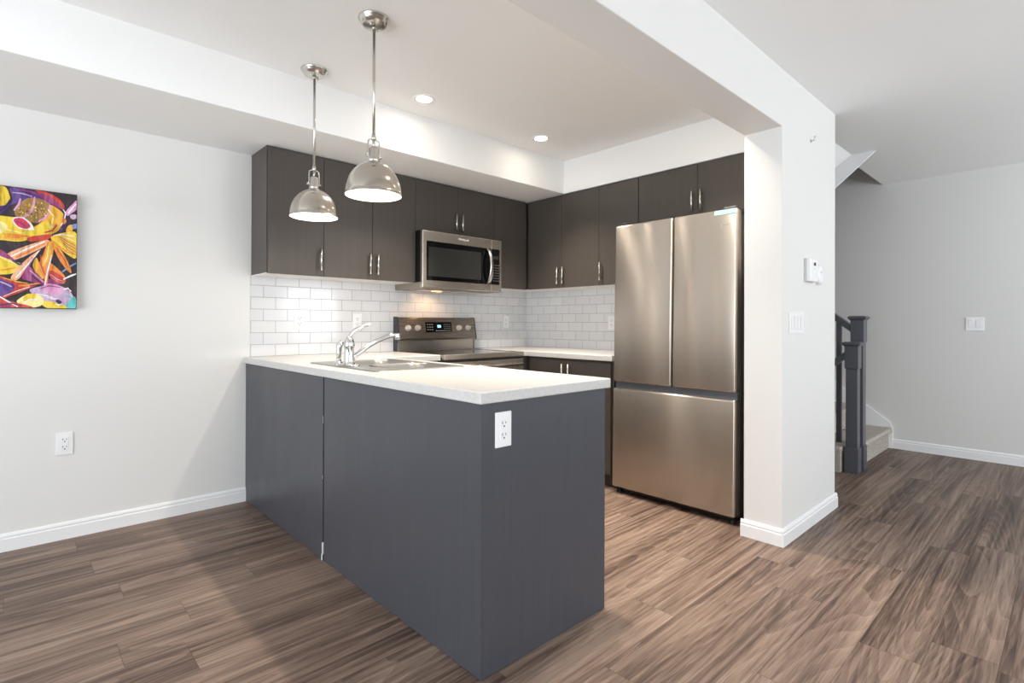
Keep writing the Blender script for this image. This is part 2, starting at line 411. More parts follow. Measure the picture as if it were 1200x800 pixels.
# base cabinets -------------------------------------------------------------
XP, YP, XE, ZC = 1.079, 1.287, 1.717, .876
YSM = 2.462                                   # seam between the two back panels
t = thing('base_cabinet', 'large charcoal peninsula cabinet with plain back panel and exposed end, nearest the camera', 'cabinet', (XP, YP, 0), 0, GB)
def shell(x1, y0, y1, za=ZC, zb=ZC):
    b = BM(); box(b, (.017, y0, 0), (.033, y1, ZC)); box(b, (.033, y0, 0), (x1, y0+.016, za)); box(b, (.033, y1-.016, 0), (x1, y1, zb)); box(b, (.033, y0+.016, .08), (x1, y1-.016, .1)); box(b, (x1-.07, y0+.016, 0), (x1-.055, y1-.016, .08))
    return b
obj('carcass', shell(XE-XP-.02, .016, YSM-YP-.004, ZC, .70), M['pen'], t)
b = BM(); box(b, (0, .0005, .002), (.0165, YSM-YP-.009, ZC), .001); obj('back_panel', b, M['pen'], t)
b = BM(); box(b, (.0005, 0, .002), (XE-XP, .0155, ZC), .001); obj('end_panel', b, M['pen'], t)
for i in range(2):
    ya, yb = .02+i*.575, .02+(i+1)*.575
    b = BM(); box(b, (XE-XP-.019, ya, .1), (XE-XP-.001, yb-.003, .865), .001); d = obj('door', b, M['cab'], t)
    b = BM(); yc = yb-.04 if i == 0 else ya+.04; tube(b, [(XE-XP+.03, yc, .68), (XE-XP+.03, yc, .82)], .0058); 
    for zz in (.70, .80): tube(b, [(XE-XP-.001, yc, zz), (XE-XP+.03, yc, zz)], .0042, 8)
    obj('handle', b, M['nickel'], d)
t = thing('base_cabinet', 'charcoal peninsula cabinet with plain back panel against the white wall, beyond the seam', 'cabinet', (XP, YSM+.004, 0), 0, GB)
LW = YA-.001-YSM-.004
obj('carcass', shell(XE-XP-.02, 0, LW, .70, ZC), M['pen'], t)
b = BM(); box(b, (0, .001, .002), (.0165, LW, ZC), .001); obj('back_panel', b, M['pen'], t)
b = BM(); box(b, (XE-XP-.019, 0.003, .1), (XE-XP-.001, .51, .865), .001); obj('door', b, M['cab'], t)
for za, zb_ in ((.652, .690), (.385, .405)):
    b = BM(); box(b, (-.001, -.006, za), (.012, .0005, zb_)); obj('clip', b, M['nickel'], t)
b = BM(); box(b, (-.003, -.0055, .0), (.010, .0005, .085), .0005); box(b, (-.004, -.0055, .0), (.012, .004, .03), .0005); obj('foot_bracket', b, M['plastic'], t)

ST0, ST1, STF = 2.138, 2.894, 2.945         # stove left, right, front
w = ST0-.003-XE-.002
cabinet('base_cabinet', 'dark base cabinet under the counter between the sink corner and the stove', (XE+.002, 3.0, 0), 0, w, ZC, YA-3.0-.001,
        [(0, w, .1, .70, w-.03, .62)], M['cab'], GB, kick=.1, drawers=[(0, w, .705, .862)])
XB = 2.972
ye = 2.165
yb0 = 2.999
cabinet('base_cabinet', 'dark base cabinet with two doors under the counter left of the fridge', (XB, yb0, 0), FACE_LEFT, yb0-ye, ZC, XW-XB-.001,
        [(.03, yb0-2.572, .1, .862, yb0-2.572-.03, .765), (yb0-2.572, yb0-ye-.016, .1, .862, yb0-2.572+.03, .765)], M['cab'], GB, kick=.1)
b = BM()
box(b, (ST1+.003, 3.0, .0), (XB+.2, YA-.001, ZC)); o = obj('corner_filler', b, M['cab'])
tag(o, 'dark blind corner cabinet between the stove and the two-door base cabinet', 'cabinet', GB)

# ------------------------------------------------------------------ countertops
SK = (1.160, 1.655, 2.090, 2.850)           # sink x0,x1,y0,y1
def slab(name, label, xs, ys, solid, zt=.914, th=.038, nose=None):
    bm = BM(); V = {}
    def vv(x, y, z):
        k = (round(x, 4), round(y, 4), round(z, 4))
        if k not in V: V[k] = bm.verts.new(k)
        return V[k]
    nx, ny = len(xs)-1, len(ys)-1
    S = lambda i, j: 0 <= i < nx and 0 <= j < ny and solid(i, j)
    zb = zt-th
    for i in range(nx):
        for j in range(ny):
            if not S(i, j): continue
            x0, x1, y0, y1 = xs[i], xs[i+1], ys[j], ys[j+1]
            bm.faces.new([vv(x0, y0, zt), vv(x1, y0, zt), vv(x1, y1, zt), vv(x0, y1, zt)])
            bm.faces.new([vv(x0, y0, zb), vv(x0, y1, zb), vv(x1, y1, zb), vv(x1, y0, zb)])
            if not S(i-1, j): bm.faces.new([vv(x0, y0, zb), vv(x0, y0, zt), vv(x0, y1, zt), vv(x0, y1, zb)])
            if not S(i+1, j): bm.faces.new([vv(x1, y0, zb), vv(x1, y1, zb), vv(x1, y1, zt), vv(x1, y0, zt)])
            if not S(i, j-1): bm.faces.new([vv(x0, y0, zb), vv(x1, y0, zb), vv(x1, y0, zt), vv(x0, y0, zt)])
            if not S(i, j+1): bm.faces.new([vv(x0, y1, zb), vv(x0, y1, zt), vv(x1, y1, zt), vv(x1, y1, zb)])
    bmesh.ops.recalc_face_normals(bm, faces=bm.faces[:])
    es = [e for e in bm.edges if len(e.link_faces) == 2 and e.calc_face_angle() > .5]
    bmesh.ops.bevel(bm, geom=es, offset=.004, segments=2, profile=.5, affect='EDGES')
    o = obj(name, bm, M['stone']); return tag(o, label, 'countertop', 'pale countertops')
slab('countertop', 'long pale countertop with sink, over the peninsula and turning to the stove', [1.062, SK[0]+.02, SK[1]-.02, 1.736, ST0-.004], [1.273, SK[2]+.02, SK[3]-.02, 2.985, YA-.0075],
     lambda i, j: (i <= 2 and not (i == 1 and j == 1)) or (i == 3 and j == 3))
slab('countertop', 'short pale countertop in the corner between the stove and the fridge', [ST1+.004, 2.952, XW-.0075], [2.162, 2.985, YA-.0075],
     lambda i, j: i == 1 or j == 1)

# ------------------------------------------------------------------ sink and tap
t = thing('sink', 'stainless double bowl drop-in sink set into the pale peninsula countertop', 'sink', (SK[0], SK[2], .914))
sw, sl = SK[1]-SK[0], SK[3]-SK[2]
def rrect(x0, x1, y0, y1, r, n=8):
    P = []
    for cx, cy, a in ((x1-r, y1-r, 0), (x0+r, y1-r, PI/2), (x0+r, y0+r, PI), (x1-r, y0+r, 1.5*PI)):
        for k in range(n+1): P.append((cx+r*math.cos(a+PI/2*k/n), cy+r*math.sin(a+PI/2*k/n)))
    return P
bowls = [(.115, sw-.035, .030, sl/2-.014), (.115, sw-.035, sl/2+.014, sl-.030)]
# rim: outer loop bridged around two bowl openings (filled with holes)
bm = BM()
def loop(P, z): return [bm.verts.new((x, y, z)) for x, y in P]
def close(vs):
    return [bm.edges.new((vs[i], vs[(i+1) % len(vs)])) for i in range(len(vs))]
ed = []
outer = loop(rrect(0.004, sw-.004, .004, sl-.004, .035), .0045); ed += close(outer)
for x0, x1, y0, y1 in bowls: ed += close(loop(rrect(x0, x1, y0, y1, .085), .0045))
bmesh.ops.triangle_fill(bm, use_beauty=True, use_dissolve=False, edges=ed)
low = loop(rrect(0, sw, 0, sl, .037), .0005)
for i in range(len(low)): bm.faces.new((outer[i], outer[(i+1) % len(low)], low[(i+1) % len(low)], low[i]))
obj('rim', bm, M['sinksteel'], t)
for x0, x1, y0, y1 in bowls:
    bm = BM(); rings = []
    for ins, z, r in ((0, .0045, .085), (.006, -.004, .083), (.014, -.06, .08), (.022, -.14, .075), (.045, -.168, .06), (.08, -.176, .04)):
        rings.append([bm.verts.new((x, y, z)) for x, y in rrect(x0+ins, x1-ins, y0+ins, y1-ins, r)])
    for a, c in zip(rings, rings[1:]):
        for i in range(len(a)):
            f = bm.faces.new((a[i], a[(i+1) % len(a)], c[(i+1) % len(a)], c[i])); f.smooth = True
    bm.faces.new(rings[-1]); o = obj('bowl', bm, M['sinksteel'], t)
    bm = BM(); lathe(bm, [(.0, -.1735), (.018, -.1735), (.022, -.172), (.04, -.172), (.043, -.1755)], ((x0+x1)/2, (y0+y1)/2, 0), 24); obj('drain', bm, M['chrome'], o)

t = thing('kitchen_faucet', 'chrome single lever kitchen tap standing behind the sink bowls', 'faucet', (1.215, 2.475, .9185))
bm = BM()
pl = rrect(-.028, .028, -.082, .082, .027); lo_ = [bm.verts.new((x, y, 0)) for x, y in pl]; up = [bm.verts.new((x*.93, y*.985, .010)) for x, y in pl]
for i in range(len(pl)): f = bm.faces.new((lo_[i], lo_[(i+1) % len(pl)], up[(i+1) % len(pl)], up[i])); f.smooth = True
bm.faces.new(up); bm.faces.new(lo_[::-1]); obj('base_plate', bm, M['chrome'], t)
bm = BM(); r = lathe(bm, [(.030, .010), (.026, .016), (.0245, .03), (.0235, .085), (.026, .095), (.0275, .105), (.0255, .118), (.018, .136), (.009, .147), (.0, .149)], n=28); obj('body', bm, M['chrome'], t)
bm = BM(); tube(bm, [(-.002, -.002, .13), (.004, -.010, .155), (.018, -.025, .178), (.040, -.046, .192), (.066, -.070, .203), (.074, -.077, .208)], [.012, .0095, .0085, .008, .0075, .004], 14, sx=1.3, sy=.8); obj('lever', bm, M['chrome'], t)
bm = BM(); sp = [(.015, -.002, .030), (.05, -.006, .062), (.10, -.014, .098), (.15, -.020, .124), (.20, -.026, .142), (.235, -.031, .149), (.255, -.034, .148)]
tube(bm, sp, [.0125, .012, .0115, .011, .011, .0105, .010], 16); o = obj('spout', bm, M['chrome'], t)
bm = BM(); tube(bm, [(.252, -.033, .158), (.254, -.0335, .126)], [.0145, .0135], 18); obj('aerator', bm, M['chrome'], o)
t = thing('side_sprayer', 'small chrome pull-out sprayer beside the taller lever tap', 'sprayer', (1.215, 2.590, .9185))
bm = BM(); lathe(bm, [(.024, 0), (.022, .010), (.014, .016), (.012, .03)], n=24); obj('holder', bm, M['chrome'], t)
bm = BM(); tube(bm, [(0, 0, .012), (0, 0, .06), (.001, 0, .085), (.006, -.002, .105), (.016, -.006, .118)], [.011, .013, .0155, .0165, .010], 16); obj('spray_head', bm, M['chrome'], t)

# ------------------------------------------------------------------ stove
t = thing('stove', 'stainless freestanding electric stove with black glass top set into the counter', 'stove', (ST0, STF, 0))
w = ST1-ST0; dp = YA-.010-STF
bm = BM(); box(bm, (0, .03, .03), (w, dp-.0, .895), .002); obj('body', bm, M['sidegrey'], t)
bm = BM(); box(bm, (.002, .03, .895), (w-.002, dp-.07, .912), .002); obj('cooktop_glass', bm, M['blackgloss'], t)
bm = BM(); box(bm, (-.001, 0, .878), (w+.001, .032, .9155), .006, 3); box(bm, (-.001, .03, .896), (.008, dp-.075, .9145), .001); box(bm, (w-.008, .03, .896), (w+.001, dp-.075, .9145), .001)
obj('cooktop_trim', bm, M['steel'], t, uv=True)
for (bx, by, br) in ((.2, .17, .105), (.56, .17, .085), (.2, .43, .08), (.56, .43, .105)):
    bm = BM(); lathe(bm, [(br-.002, .9124), (br, .9124)], (bx, by, 0), 40); obj('burner_ring', bm, M['sidegrey'], t)
bm = BM(); box(bm, (.004, .004, .235), (w-.004, .032, .862), .003, 2); o = obj('oven_door', bm, M['steel'], t, uv=True)
bm = BM(); box(bm, (.1, .0025, .36), (w-.1, .006, .70), .001); obj('oven_window', bm, M['blackgloss'], o)
bm = BM(); tube(bm, [(.05, -.038, .822), (w-.05, -.038, .822)], .012, 16)
for xx in (.075, w-.075): tube(bm, [(xx, .006, .822), (xx, -.038, .822)], .009, 12)
obj('oven_handle', bm, M['steel'], o, uv=True)
bm = BM(); box(bm, (.004, .006, .05), (w-.004, .032, .228), .003, 2); obj('drawer', bm, M['steel'], t, uv=True)
for xx in (.05, w-.05):
    for yy in (.08, dp-.05):
        bm = BM(); lathe(bm, [(.018, 0), (.018, .031)], (xx, yy, 0), 16); obj('foot', bm, M['black'], t)
# control backguard: lower steel riser and the overhanging tilted console
yb_ = dp-.07
bm = BM(); box(bm, (.006, yb_+.018, .905), (w-.006, dp, 1.0), .002); obj('riser', bm, M['steel'], t, uv=True)
bm = BM(); prism(bm, [(yb_-.012, 1.000), (yb_-.016, 1.012), (yb_+.012, 1.170), (yb_+.020, 1.178), (dp, 1.178), (dp, 1.000)], .004, w-.004, 'X')
cons = obj('console', bm, M['steel_dark'], t, uv=True)
for xa in (-.001, w-.005):
    bm = BM(); prism(bm, [(yb_-.015, .9975), (yb_-.019, 1.010), (yb_+.010, 1.172), (yb_+.020, 1.181), (dp, 1.181), (dp, .916), (yb_+.018, .916), (yb_+.016, .9975)], xa, xa+.006, 'X')
    obj('side_cap', bm, M['sidegrey'], cons)
nrm = Vector((0, -.158, -.028)).normalized(); nrm = Vector((0, -.985, .174))
def onface(x, s):      # s = 0..1 up the tilted face
    return Vector((x, yb_-.016+.028*s, 1.012+.158*s))
for xx in (.083, .171, .575, .672):
    p = onface(xx, .52); bm = BM(); tube(bm, [p, p+nrm*.006], .0235, 24); tube(bm, [p+nrm*.006, p+nrm*.010, p+nrm*.024, p+nrm*.027], [.019, .020, .0175, .0155], 24)
    k = obj('knob', bm, M['knob'], cons)
bm = BM()
a0, a1 = .247, .505
for d0, d1, s0, s1 in ((a0, a1, .30, .82),):
    q = [onface(d0, s0), onface(d1, s0), onface(d1, s1), onface(d0, s1)]
    A = [bm.verts.new(p+nrm*.0015) for p in q]; B = [bm.verts.new(p-nrm*.003) for p in q]
    bm.faces.new(A); bm.faces.new(B)
    for i in range(4): bm.faces.new((A[i], A[(i+1) % 4], B[(i+1) % 4], B[i]))
dsp = obj('display', bm, M['blackgloss'], cons)
bm = BM()
def tick(x0, x1, s0, s1):
    bm.faces.new([bm.verts.new(p+nrm*.0021) for p in (onface(x0, s0), onface(x1, s0), onface(x1, s1), onface(x0, s1))])
for i in range(3): tick(.362+i*.012, .370+i*.012, .53, .67)
obj('clock_digits', bm, M['digits'], dsp)
bm = BM()
for r in range(4):
    for c in range(4): tick(.425+c*.018, .431+c*.018, .36+r*.11, .385+r*.11)
obj('key_legend', bm, M['plasticgrey'], dsp); bm = BM()
for r in range(3):
    for c in range(3): tick(.262+c*.022, .273+c*.022, .42+r*.13, .445+r*.13)
obj('key_legend', bm, M['plasticgrey'], dsp); bm = BM()
for c in range(5): tick(.345+c*.018, .355+c*.018, .36, .39)
obj('key_legend', bm, M['plasticgrey'], dsp)

# ------------------------------------------------------------------ microwave
MF = 3.237; mx0, mx1 = 2.1505, 2.9195; mw = mx1-mx0; mz0, mz1 = 1.388, 1.810; mh = mz1-mz0
t = thing('microwave', 'stainless over-the-range microwave hood mounted under the short cabinet above the stove', 'microwave', (mx0, MF, mz0))
bm = BM(); box(bm, (0, .028, .0445), (mw, YA-.009-MF, mh), .002); obj('body', bm, M['black'], t)
bm = BM(); box(bm, (.0, .024, -.002), (mw, YA-.009-MF, .044), .003); obj('vent_base', bm, M['vent'], t)
bm = BM()
for i in range(2):
    xa = .10+i*.32; box(bm, (xa, .12, -.006), (xa+.26, .30, -.001), .001)
obj('grease_filter', bm, M['nickel'], t)
dx = .655
bm = BM(); box(bm, (0, 0, .0), (dx, .028, mh-.001), .006, 3); dr = obj('door', bm, M['steel'], t, uv=True)
bm = BM(); box(bm, (.034, -.0012, .058), (dx-.001, .004, mh-.077), .0005); wf = obj('window_frame', bm, M['blackgloss'], dr)
bm = BM(); box(bm, (.052, -.0020, .088), (.548, .003, mh-.118), .0005); obj('window_glass', bm, M['window_g'], dr)
bm = BM(); hx = .618
tube(bm, [(hx, -.004, .065), (hx, -.028, .085), (hx, -.046, .13), (hx, -.055, .2), (hx, -.046, .27), (hx, -.028, .315), (hx, -.004, .335)], .0135, 16, sx=1.25, sy=.62); obj('handle', bm, M['nickel'], dr)
bm = BM(); box(bm, (dx+.002, 0, 0), (mw, .028, mh-.001), .006, 3); cp = obj('control_panel', bm, M['steel'], t, uv=True)
bm = BM(); box(bm, (dx+.004, -.0012, .058), (mw-.024, .004, mh-.077), .0005); ck = obj('keypad', bm, M['blackgloss'], cp)
bm = BM()
for r in range(7):
    for c in range(3): box(bm, (dx+.024+c*.024, -.0018, .087+r*.021), (dx+.031+c*.024, -.001, .090+r*.021))
obj('key_marks', bm, M['plasticgrey'], ck)
bm = BM(); box(bm, (dx+.02, -.0018, .262), (dx+.078, -.001, .29)); obj('display', bm, M['window_g'], ck)
bm = BM(); box(bm, (.24, .19, -.0075), (.31, .24, -.0005), .002); hl = obj('task_lamp', bm, M['amber'], t)
l = bpy.data.lights.new('task_lamp_light', 'SPOT'); l.energy = 1.8; l.color = (1, .62, .32); l.spot_size = math.radians(150); l.spot_blend = .6; l.shadow_soft_size = .02
lo = bpy.data.objects.new('task_lamp_light', l); lo.location = (.275, .215, -.02); lo.rotation_euler = (.35, 0, 0); lo.parent = t; COL.objects.link(lo)
def text(s, size, name, m, parent, loc, rot, ext=.0006):
    cu = bpy.data.curves.new(name, 'FONT'); cu.body = s; cu.size = size; cu.extrude = ext; cu.align_x = 'CENTER'; cu.align_y = 'CENTER'
    tmp = bpy.data.objects.new('tmp', cu); COL.objects.link(tmp)
    dg = bpy.context.evaluated_depsgraph_get(); me = bpy.data.meshes.new_from_object(tmp.evaluated_get(dg)); bpy.data.objects.remove(tmp)
    me.materials.clear(); me.materials.append(m)
    o = bpy.data.objects.new(name, me); COL.objects.link(o); o.parent = parent; o.location = loc; o.rotation_euler = rot
    return o
text('Whirlpool', .024, 'logo', M['plastic'], dr, (.372, -.001, mh-.036), (PI/2, 0, 0))

# ------------------------------------------------------------------ fridge
FW = .834
t = thing('refrigerator', 'tall stainless french door refrigerator with bottom freezer drawer beside the white column', 'refrigerator', (2.934, 2.145, 0), FACE_LEFT)
t.rotation_euler = (math.radians(-1.1), 0, FACE_LEFT)
FT = 1.79
bm = BM(); box(bm, (.004, .075, .035), (FW-.004, .60, FT-.03), .003); obj('body', bm, M['sidegrey'], t)
def fdoor(name, x0, x1, z0, z1):
    bm = BM(); box(bm, (x0, 0, z0), (x1, .072, z1), .012, 4)
    for f in bm.faces: f.smooth = True
    return obj(name, bm, M['fridge'], t, uv=True)
sx = .4335
d1 = fdoor('left_door', 0, sx-.004, .745, FT); d2 = fdoor('right_door', sx+.004, FW, .745, FT); d3 = fdoor('freezer_drawer', 0, FW, .045, .703)
bm = BM(); box(bm, (.002, .03, .700), (FW-.002, .072, .748)); obj('handle_recess', bm, M['groove'], t)
bm = BM(); box(bm, (sx-.006, .02, .745), (sx+.006, .073, FT-.004)); obj('door_seal', bm, M['black'], t)
bm = BM(); box(bm, (.02, .05, .012), (FW-.02, .12, .048)); obj('kick_grille', bm, M['black'], t)
for xx in (.03, FW-.03):
    bm = BM(); lathe(bm, [(.016, -.001), (.018, .02), (.010, .022), (.010, .047)], (xx, .045, 0), 18); 
    obj('foot', bm, M['black'], t)
for xx in (.02, FW-.09):
    bm = BM(); box(bm, (xx, .02, FT-.002), (xx+.07, .16, FT+.016), .004, 2); obj('hinge_cover', bm, M['sidegrey'], t)
bm = BM(); box(bm, (FW-.135, -.0012, FT-.030), (FW-.0005, -.0004, FT-.004)); o = obj('film_corner', bm, M['film'], d2); o['label'] = 'pale blue leftover protective film'
bm = BM(); box(bm, (FW-.095, -.0012, FT-.110), (FW-.088, 0, FT-.078)); box(bm, (FW-.078, -.0012, FT-.089), (FW-.048, 0, FT-.083)); obj('emblem', bm, M['nickel'], d2)

# ------------------------------------------------------------------ pendants
def pendant(label, x, y, zrim, first=None):
    if first: return dup(first, (x, y, ZK), 0, label)
    t = thing('pendant_light', label, 'pendant lamp', (x, y, ZK), 0, 'nickel pendant lamps over the peninsula')
    L = zrim-ZK
    bm = BM(); r = lathe(bm, [(.068, -.0005), (.068, -.006), (.0655, -.009), (.061, -.017), (.052, -.030), (.044, -.033), (.0, -.034)], n=44); o = obj('canopy', bm, M['nickel'], t)
    for a in (.6, .6+PI):
        bm = BM(); lathe(bm, [(.0, -.044), (.005, -.042), (.0055, -.036), (.004, -.032)], (.028*math.cos(a), .028*math.sin(a), 0), 14); obj('screw', bm, M['nickel'], o)
    bm = BM(); tube(bm, [(0, 0, -.033), (0, 0, L+.262)], .0062, 14); tube(bm, [(0, 0, -.034), (0, 0, -.05)], [.010, .0075], 14); obj('rod', bm, M['nickel'], t)
    bm = BM()   # yoke
    tube(bm, [(0, 0, L+.27), (0, 0, L+.25), (0, 0, L+.243)], [.0085, .011, .006], 14)
    for s in (-1, 1):
        tube(bm, [(0, 0, L+.246), (s*.016, 0, L+.246), (s*.025, 0, L+.240), (s*.027, 0, L+.225), (s*.027, 0, L+.185), (s*.031, 0, L+.172)], .0034, 8)
        tube(bm, [(s*.018, 0, L+.172), (s*.037, 0, L+.172)], .006, 10)
    obj('yoke', bm, M['nickel'], t)
    bm = BM(); lathe(bm, [(.0, L+.212), (.018, L+.211), (.022, L+.203), (.023, L+.165), (.026, L+.160), (.026, L+.152), (.024, L+.149), (.032, L+.145), (.036, L+.135)], n=32); tube(bm, [(0, 0, L+.243), (0, 0, L+.21)], .006, 10); obj('socket', bm, M['nickel'], t)
    prof = []
    for i in range(15):
        a = math.radians(18+72*i/14); prof.append((.121*math.sin(a)**.92, L+.004+.136*math.cos(a)/math.cos(math.radians(18))))
    bm = BM(); lathe(bm, prof+[(.1235, L+.003), (.1235, L-.001), (.120, L-.001)], n=64); sh = obj('shade', bm, M['shade'], t)
    bm = BM(); lathe(bm, [(.0, L+.128)]+[(r_-.002, z_-.003) for r_, z_ in prof]+[(.1195, L)], n=64); obj('shade_lining', bm, M['shadein'], sh)
    bm = BM(); lathe(bm, [(.0, L+.060), (.012, L+.063), (.021, L+.072), (.024, L+.084), (.021, L+.098), (.014, L+.110), (.012, L+.13)], n=28); obj('bulb', bm, M['bulb'], t)
    l = bpy.data.lights.new('pendant_lamp', 'POINT'); l.energy = PEND_W; l.color = WARM; l.shadow_soft_size = .02
    lo = bpy.data.objects.new('pendant_lamp', l); lo.location = (0, 0, L+.035); lo.parent = t; COL.objects.link(lo)
    return t
p1 = pendant('right-hand nickel dome pendant, hanging nearer the camera over the peninsula', 1.152, 2.12, 1.690)
pendant('left-hand nickel dome pendant, hanging farther away near the upper cabinets', 1.157, 2.767, 1.695, p1)

# ------------------------------------------------------------------ recessed lights
def downlight(label, x, y):
    t = thing('recessed_light', label, 'downlight', (x, y, ZK), 0, 'recessed ceiling lights of the kitchen')
    bm = BM(); lathe(bm, [(.044, -.002), (.050, -.0045), (.062, -.0045), (.066, -.003), (.067, -.0002)], n=40); obj('trim_ring', bm, M['trim'], t)
    bm = BM(); lathe(bm, [(.0, -.0015), (.044, -.0015), (.045, -.0005)], n=40); obj('lens', bm, M['lens'], t)
    l = bpy.data.lights.new('downlight_lamp', 'SPOT'); l.energy = POT_W; l.color = WARM; l.spot_size = math.radians(98); l.spot_blend = .9; l.shadow_soft_size = .045
    lo = bpy.data.objects.new('downlight_lamp', l); lo.location = (0, 0, -.012); lo.parent = t; COL.objects.link(lo)
    return t
pl0 = downlight('left of the two small round ceiling lights, above the stove side', 1.783, 2.673)
dup(pl0, (2.774, 2.655, ZK), 0, 'right of the two small round ceiling lights, above the inner corner')
dup(pl0, (1.763, 1.507, ZK), 0, 'round ceiling light behind the beam, above the end of the peninsula')
dup(pl0, (2.774, 1.507, ZK), 0, 'round ceiling light behind the beam, in front of the fridge')

# ------------------------------------------------------------------ electrical plates
def outlet(label, loc, rz, w=.07, h=.115):
    t = thing('wall_outlet', label, 'outlet', loc, rz, 'white duplex outlets')
    bm = BM(); box(bm, (-w/2, -.006, -h/2), (w/2, 0, h/2), .0025, 2); obj('cover_plate', bm, M['plastic'], t)
    bm = BM(); box(bm, (-.0165, -.0078, -.034), (.0165, -.0055, .034), .001); r = obj('receptacle', bm, M['plastic'], t)
    for s in (-1, 1):
        bm = BM(); zc = s*.019
        box(bm, (-.0085, -.0084, zc-.001), (-.0062, -.0075, zc+.008)); box(bm, (.0062, -.0084, zc), (.0085, -.0075, zc+.007)); box(bm, (-.0025, -.0084, zc-.0105), (.0025, -.0075, zc-.0055))
        obj('slots', bm, M['slot'], r)
    return t
o1 = outlet('white outlet low on the left wall below the painting', (.197, YA, .497), FACE_NEAR)
YT = YA-.0072
dup(o1, (1.414, YT, 1.144), FACE_NEAR, 'white outlet on the tiles under the end cabinet, left of the tap')
dup(o1, (1.836, YT, 1.142), FACE_NEAR, 'white outlet on the tiles behind the tap lever, left of the stove')
dup(o1, (3.316, YT, 1.147), FACE_NEAR, 'white outlet on the tiles right of the stove')
dup(o1, (XW-.0072, 2.622, 1.142), FACE_LEFT, 'white outlet on the tiles beside the fridge edge')
dup(o1, (1.167, YP, .785), FACE_NEAR, 'white outlet on the end panel of the charcoal peninsula')

def switch(label, loc, rz, gang):
    w = .046*gang+.026; h = .114
    t = thing('light_switch', label, 'light switch', loc, rz, 'white rocker switches')
    bm = BM(); box(bm, (-w/2, -.006, -h/2), (w/2, 0, h/2), .0025, 2); obj('cover_plate', bm, M['plastic'], t)
    for i in range(gang):
        xc = (i-(gang-1)/2)*.046
        bm = BM(); box(bm, (xc-.0178, -.0066, -.0345), (xc+.0178, -.005, .0345)); obj('rocker_frame', bm, M['plasticgrey'], t)
        bm = BM(); prism(bm, [(-.0068, -.0325), (-.0105, .0325), (-.004, .0325), (-.004, -.0325)], xc-.016, xc+.016, 'X'); obj('rocker', bm, M['plastic'], t)
    return t
switch('wide white four-rocker switch on the column wall below the thermostat', (3.051, YB0, 1.138), FACE_NEAR, 4)
switch('white two-rocker switch on the far stair wall', (XR, .5925, 1.140), FACE_LEFT, 2)

t = thing('thermostat', 'white square thermostat with small display on the column wall above the switches', 'thermostat', (3.235, YB0, 1.430), 0)
bm = BM(); box(bm, (-.062, -.010, -.066), (.062, 0, .066), .003, 2); obj('back_plate', bm, M['plasticgrey'], t)
bm = BM(); box(bm, (-.058, -.034, -.062), (.058, -.009, .062), .006, 3); o = obj('housing', bm, M['plastic'], t)
bm = BM(); box(bm, (-.012, -.0346, .026), (.022, -.033, .044)); obj('display', bm, M['slot'], o)
bm = BM(); box(bm, (-.010, -.0346, .006), (.018, -.033, .011)); obj('button', bm, M['plasticgrey'], o)
t = thing('wall_sensor', 'rounded white sensor on the column wall just right of the thermostat', 'sensor', (3.385, YB0, 1.418), 0)
bm = BM(); r = lathe(bm, [(.058, 0), (.058, -.014), (.052, -.022), (.040, -.026), (.0, -.027)], n=36, axis='Y'); obj('housing', bm, M['plastic'], t)
bm = BM(); lathe(bm, [(.0, -.0275), (.008, -.0275), (.008, -.025)], (-.015, 0, .012), 14, axis='Y'); obj('button', bm, M['plasticgrey'], t)
bm = BM(); tube(bm, [(0, .004, 0), (0, -.012, 0), (0, -.018, .004), (0, -.020, .014), (.006, -.02, .024)], .0032, 8); tube(bm, [(0, 0, 0), (0, -.003, 0)], .009, 14)
o = obj('wall_hook', bm, M['nickel'], loc=(3.276, YB0, 2.165)); tag(o, 'tiny metal hook high on the column wall', 'hook')

# ------------------------------------------------------------------ painting
bm = BM(); PX0, PX1, PZ0, PZ1 = -.36, .241, 1.199, 1.798; PD = .036
cols = dict(bg=(44, 32, 36), yellow=(240, 205, 50), pale=(248, 232, 150), purple=(84, 52, 130), dpurple=(58, 34, 82), red=(200, 58, 40), orange=(232, 132, 46), peach=(238, 172, 130),
            gold=(160, 118, 58), magenta=(150, 50, 110), pink=(222, 150, 196), white=(242, 238, 238), teal=(92, 190, 190), lav=(200, 166, 200), rose=(214, 54, 92), blue=(120, 150, 205), amber=(238, 176, 48))
names = list(cols); PM = []
for k, v in cols.items():
    m = mat('paint_'+k, v, .45); q = NT(m); tc = q.n('ShaderNodeTexCoord'); mp = q.n('ShaderNodeMapping'); mp.inputs['Rotation'].default_value = (0, .6, 0); mp.inputs['Scale'].default_value = (46, 1, 12)
    q.l(tc.outputs['Object'], mp.inputs[0]); nz = q.n('ShaderNodeTexNoise'); nz.inputs['Scale'].default_value = 1; nz.inputs['Detail'].default_value = 4; nz.inputs['Distortion'].default_value = 1.2
    q.l(mp.outputs[0], nz.inputs['Vector'])
    dk = tuple(int(c*.8) for c in v); lt = tuple(int(c+(255-c)*.22) for c in v)
    q.l(q.ramp(nz.outputs['Fac'], [(.3, dk), (.5, v), (.72, lt if k != 'bg' else (70, 52, 56))]), m.node_tree.nodes['Principled BSDF'].inputs['Base Color']); PM.append(m)
box(bm, (PX0, YA-PD, PZ0), (PX1, YA, PZ1), .003, 2, names.index('bg'))
lay = [0]
def m2(cx, cy):
    x = -.051+cx*.000730; top = 80+.122*cx; bot = 714+.014*cx
    return x, PZ1-(cy-top)/(bot-top)*(PZ1-PZ0)
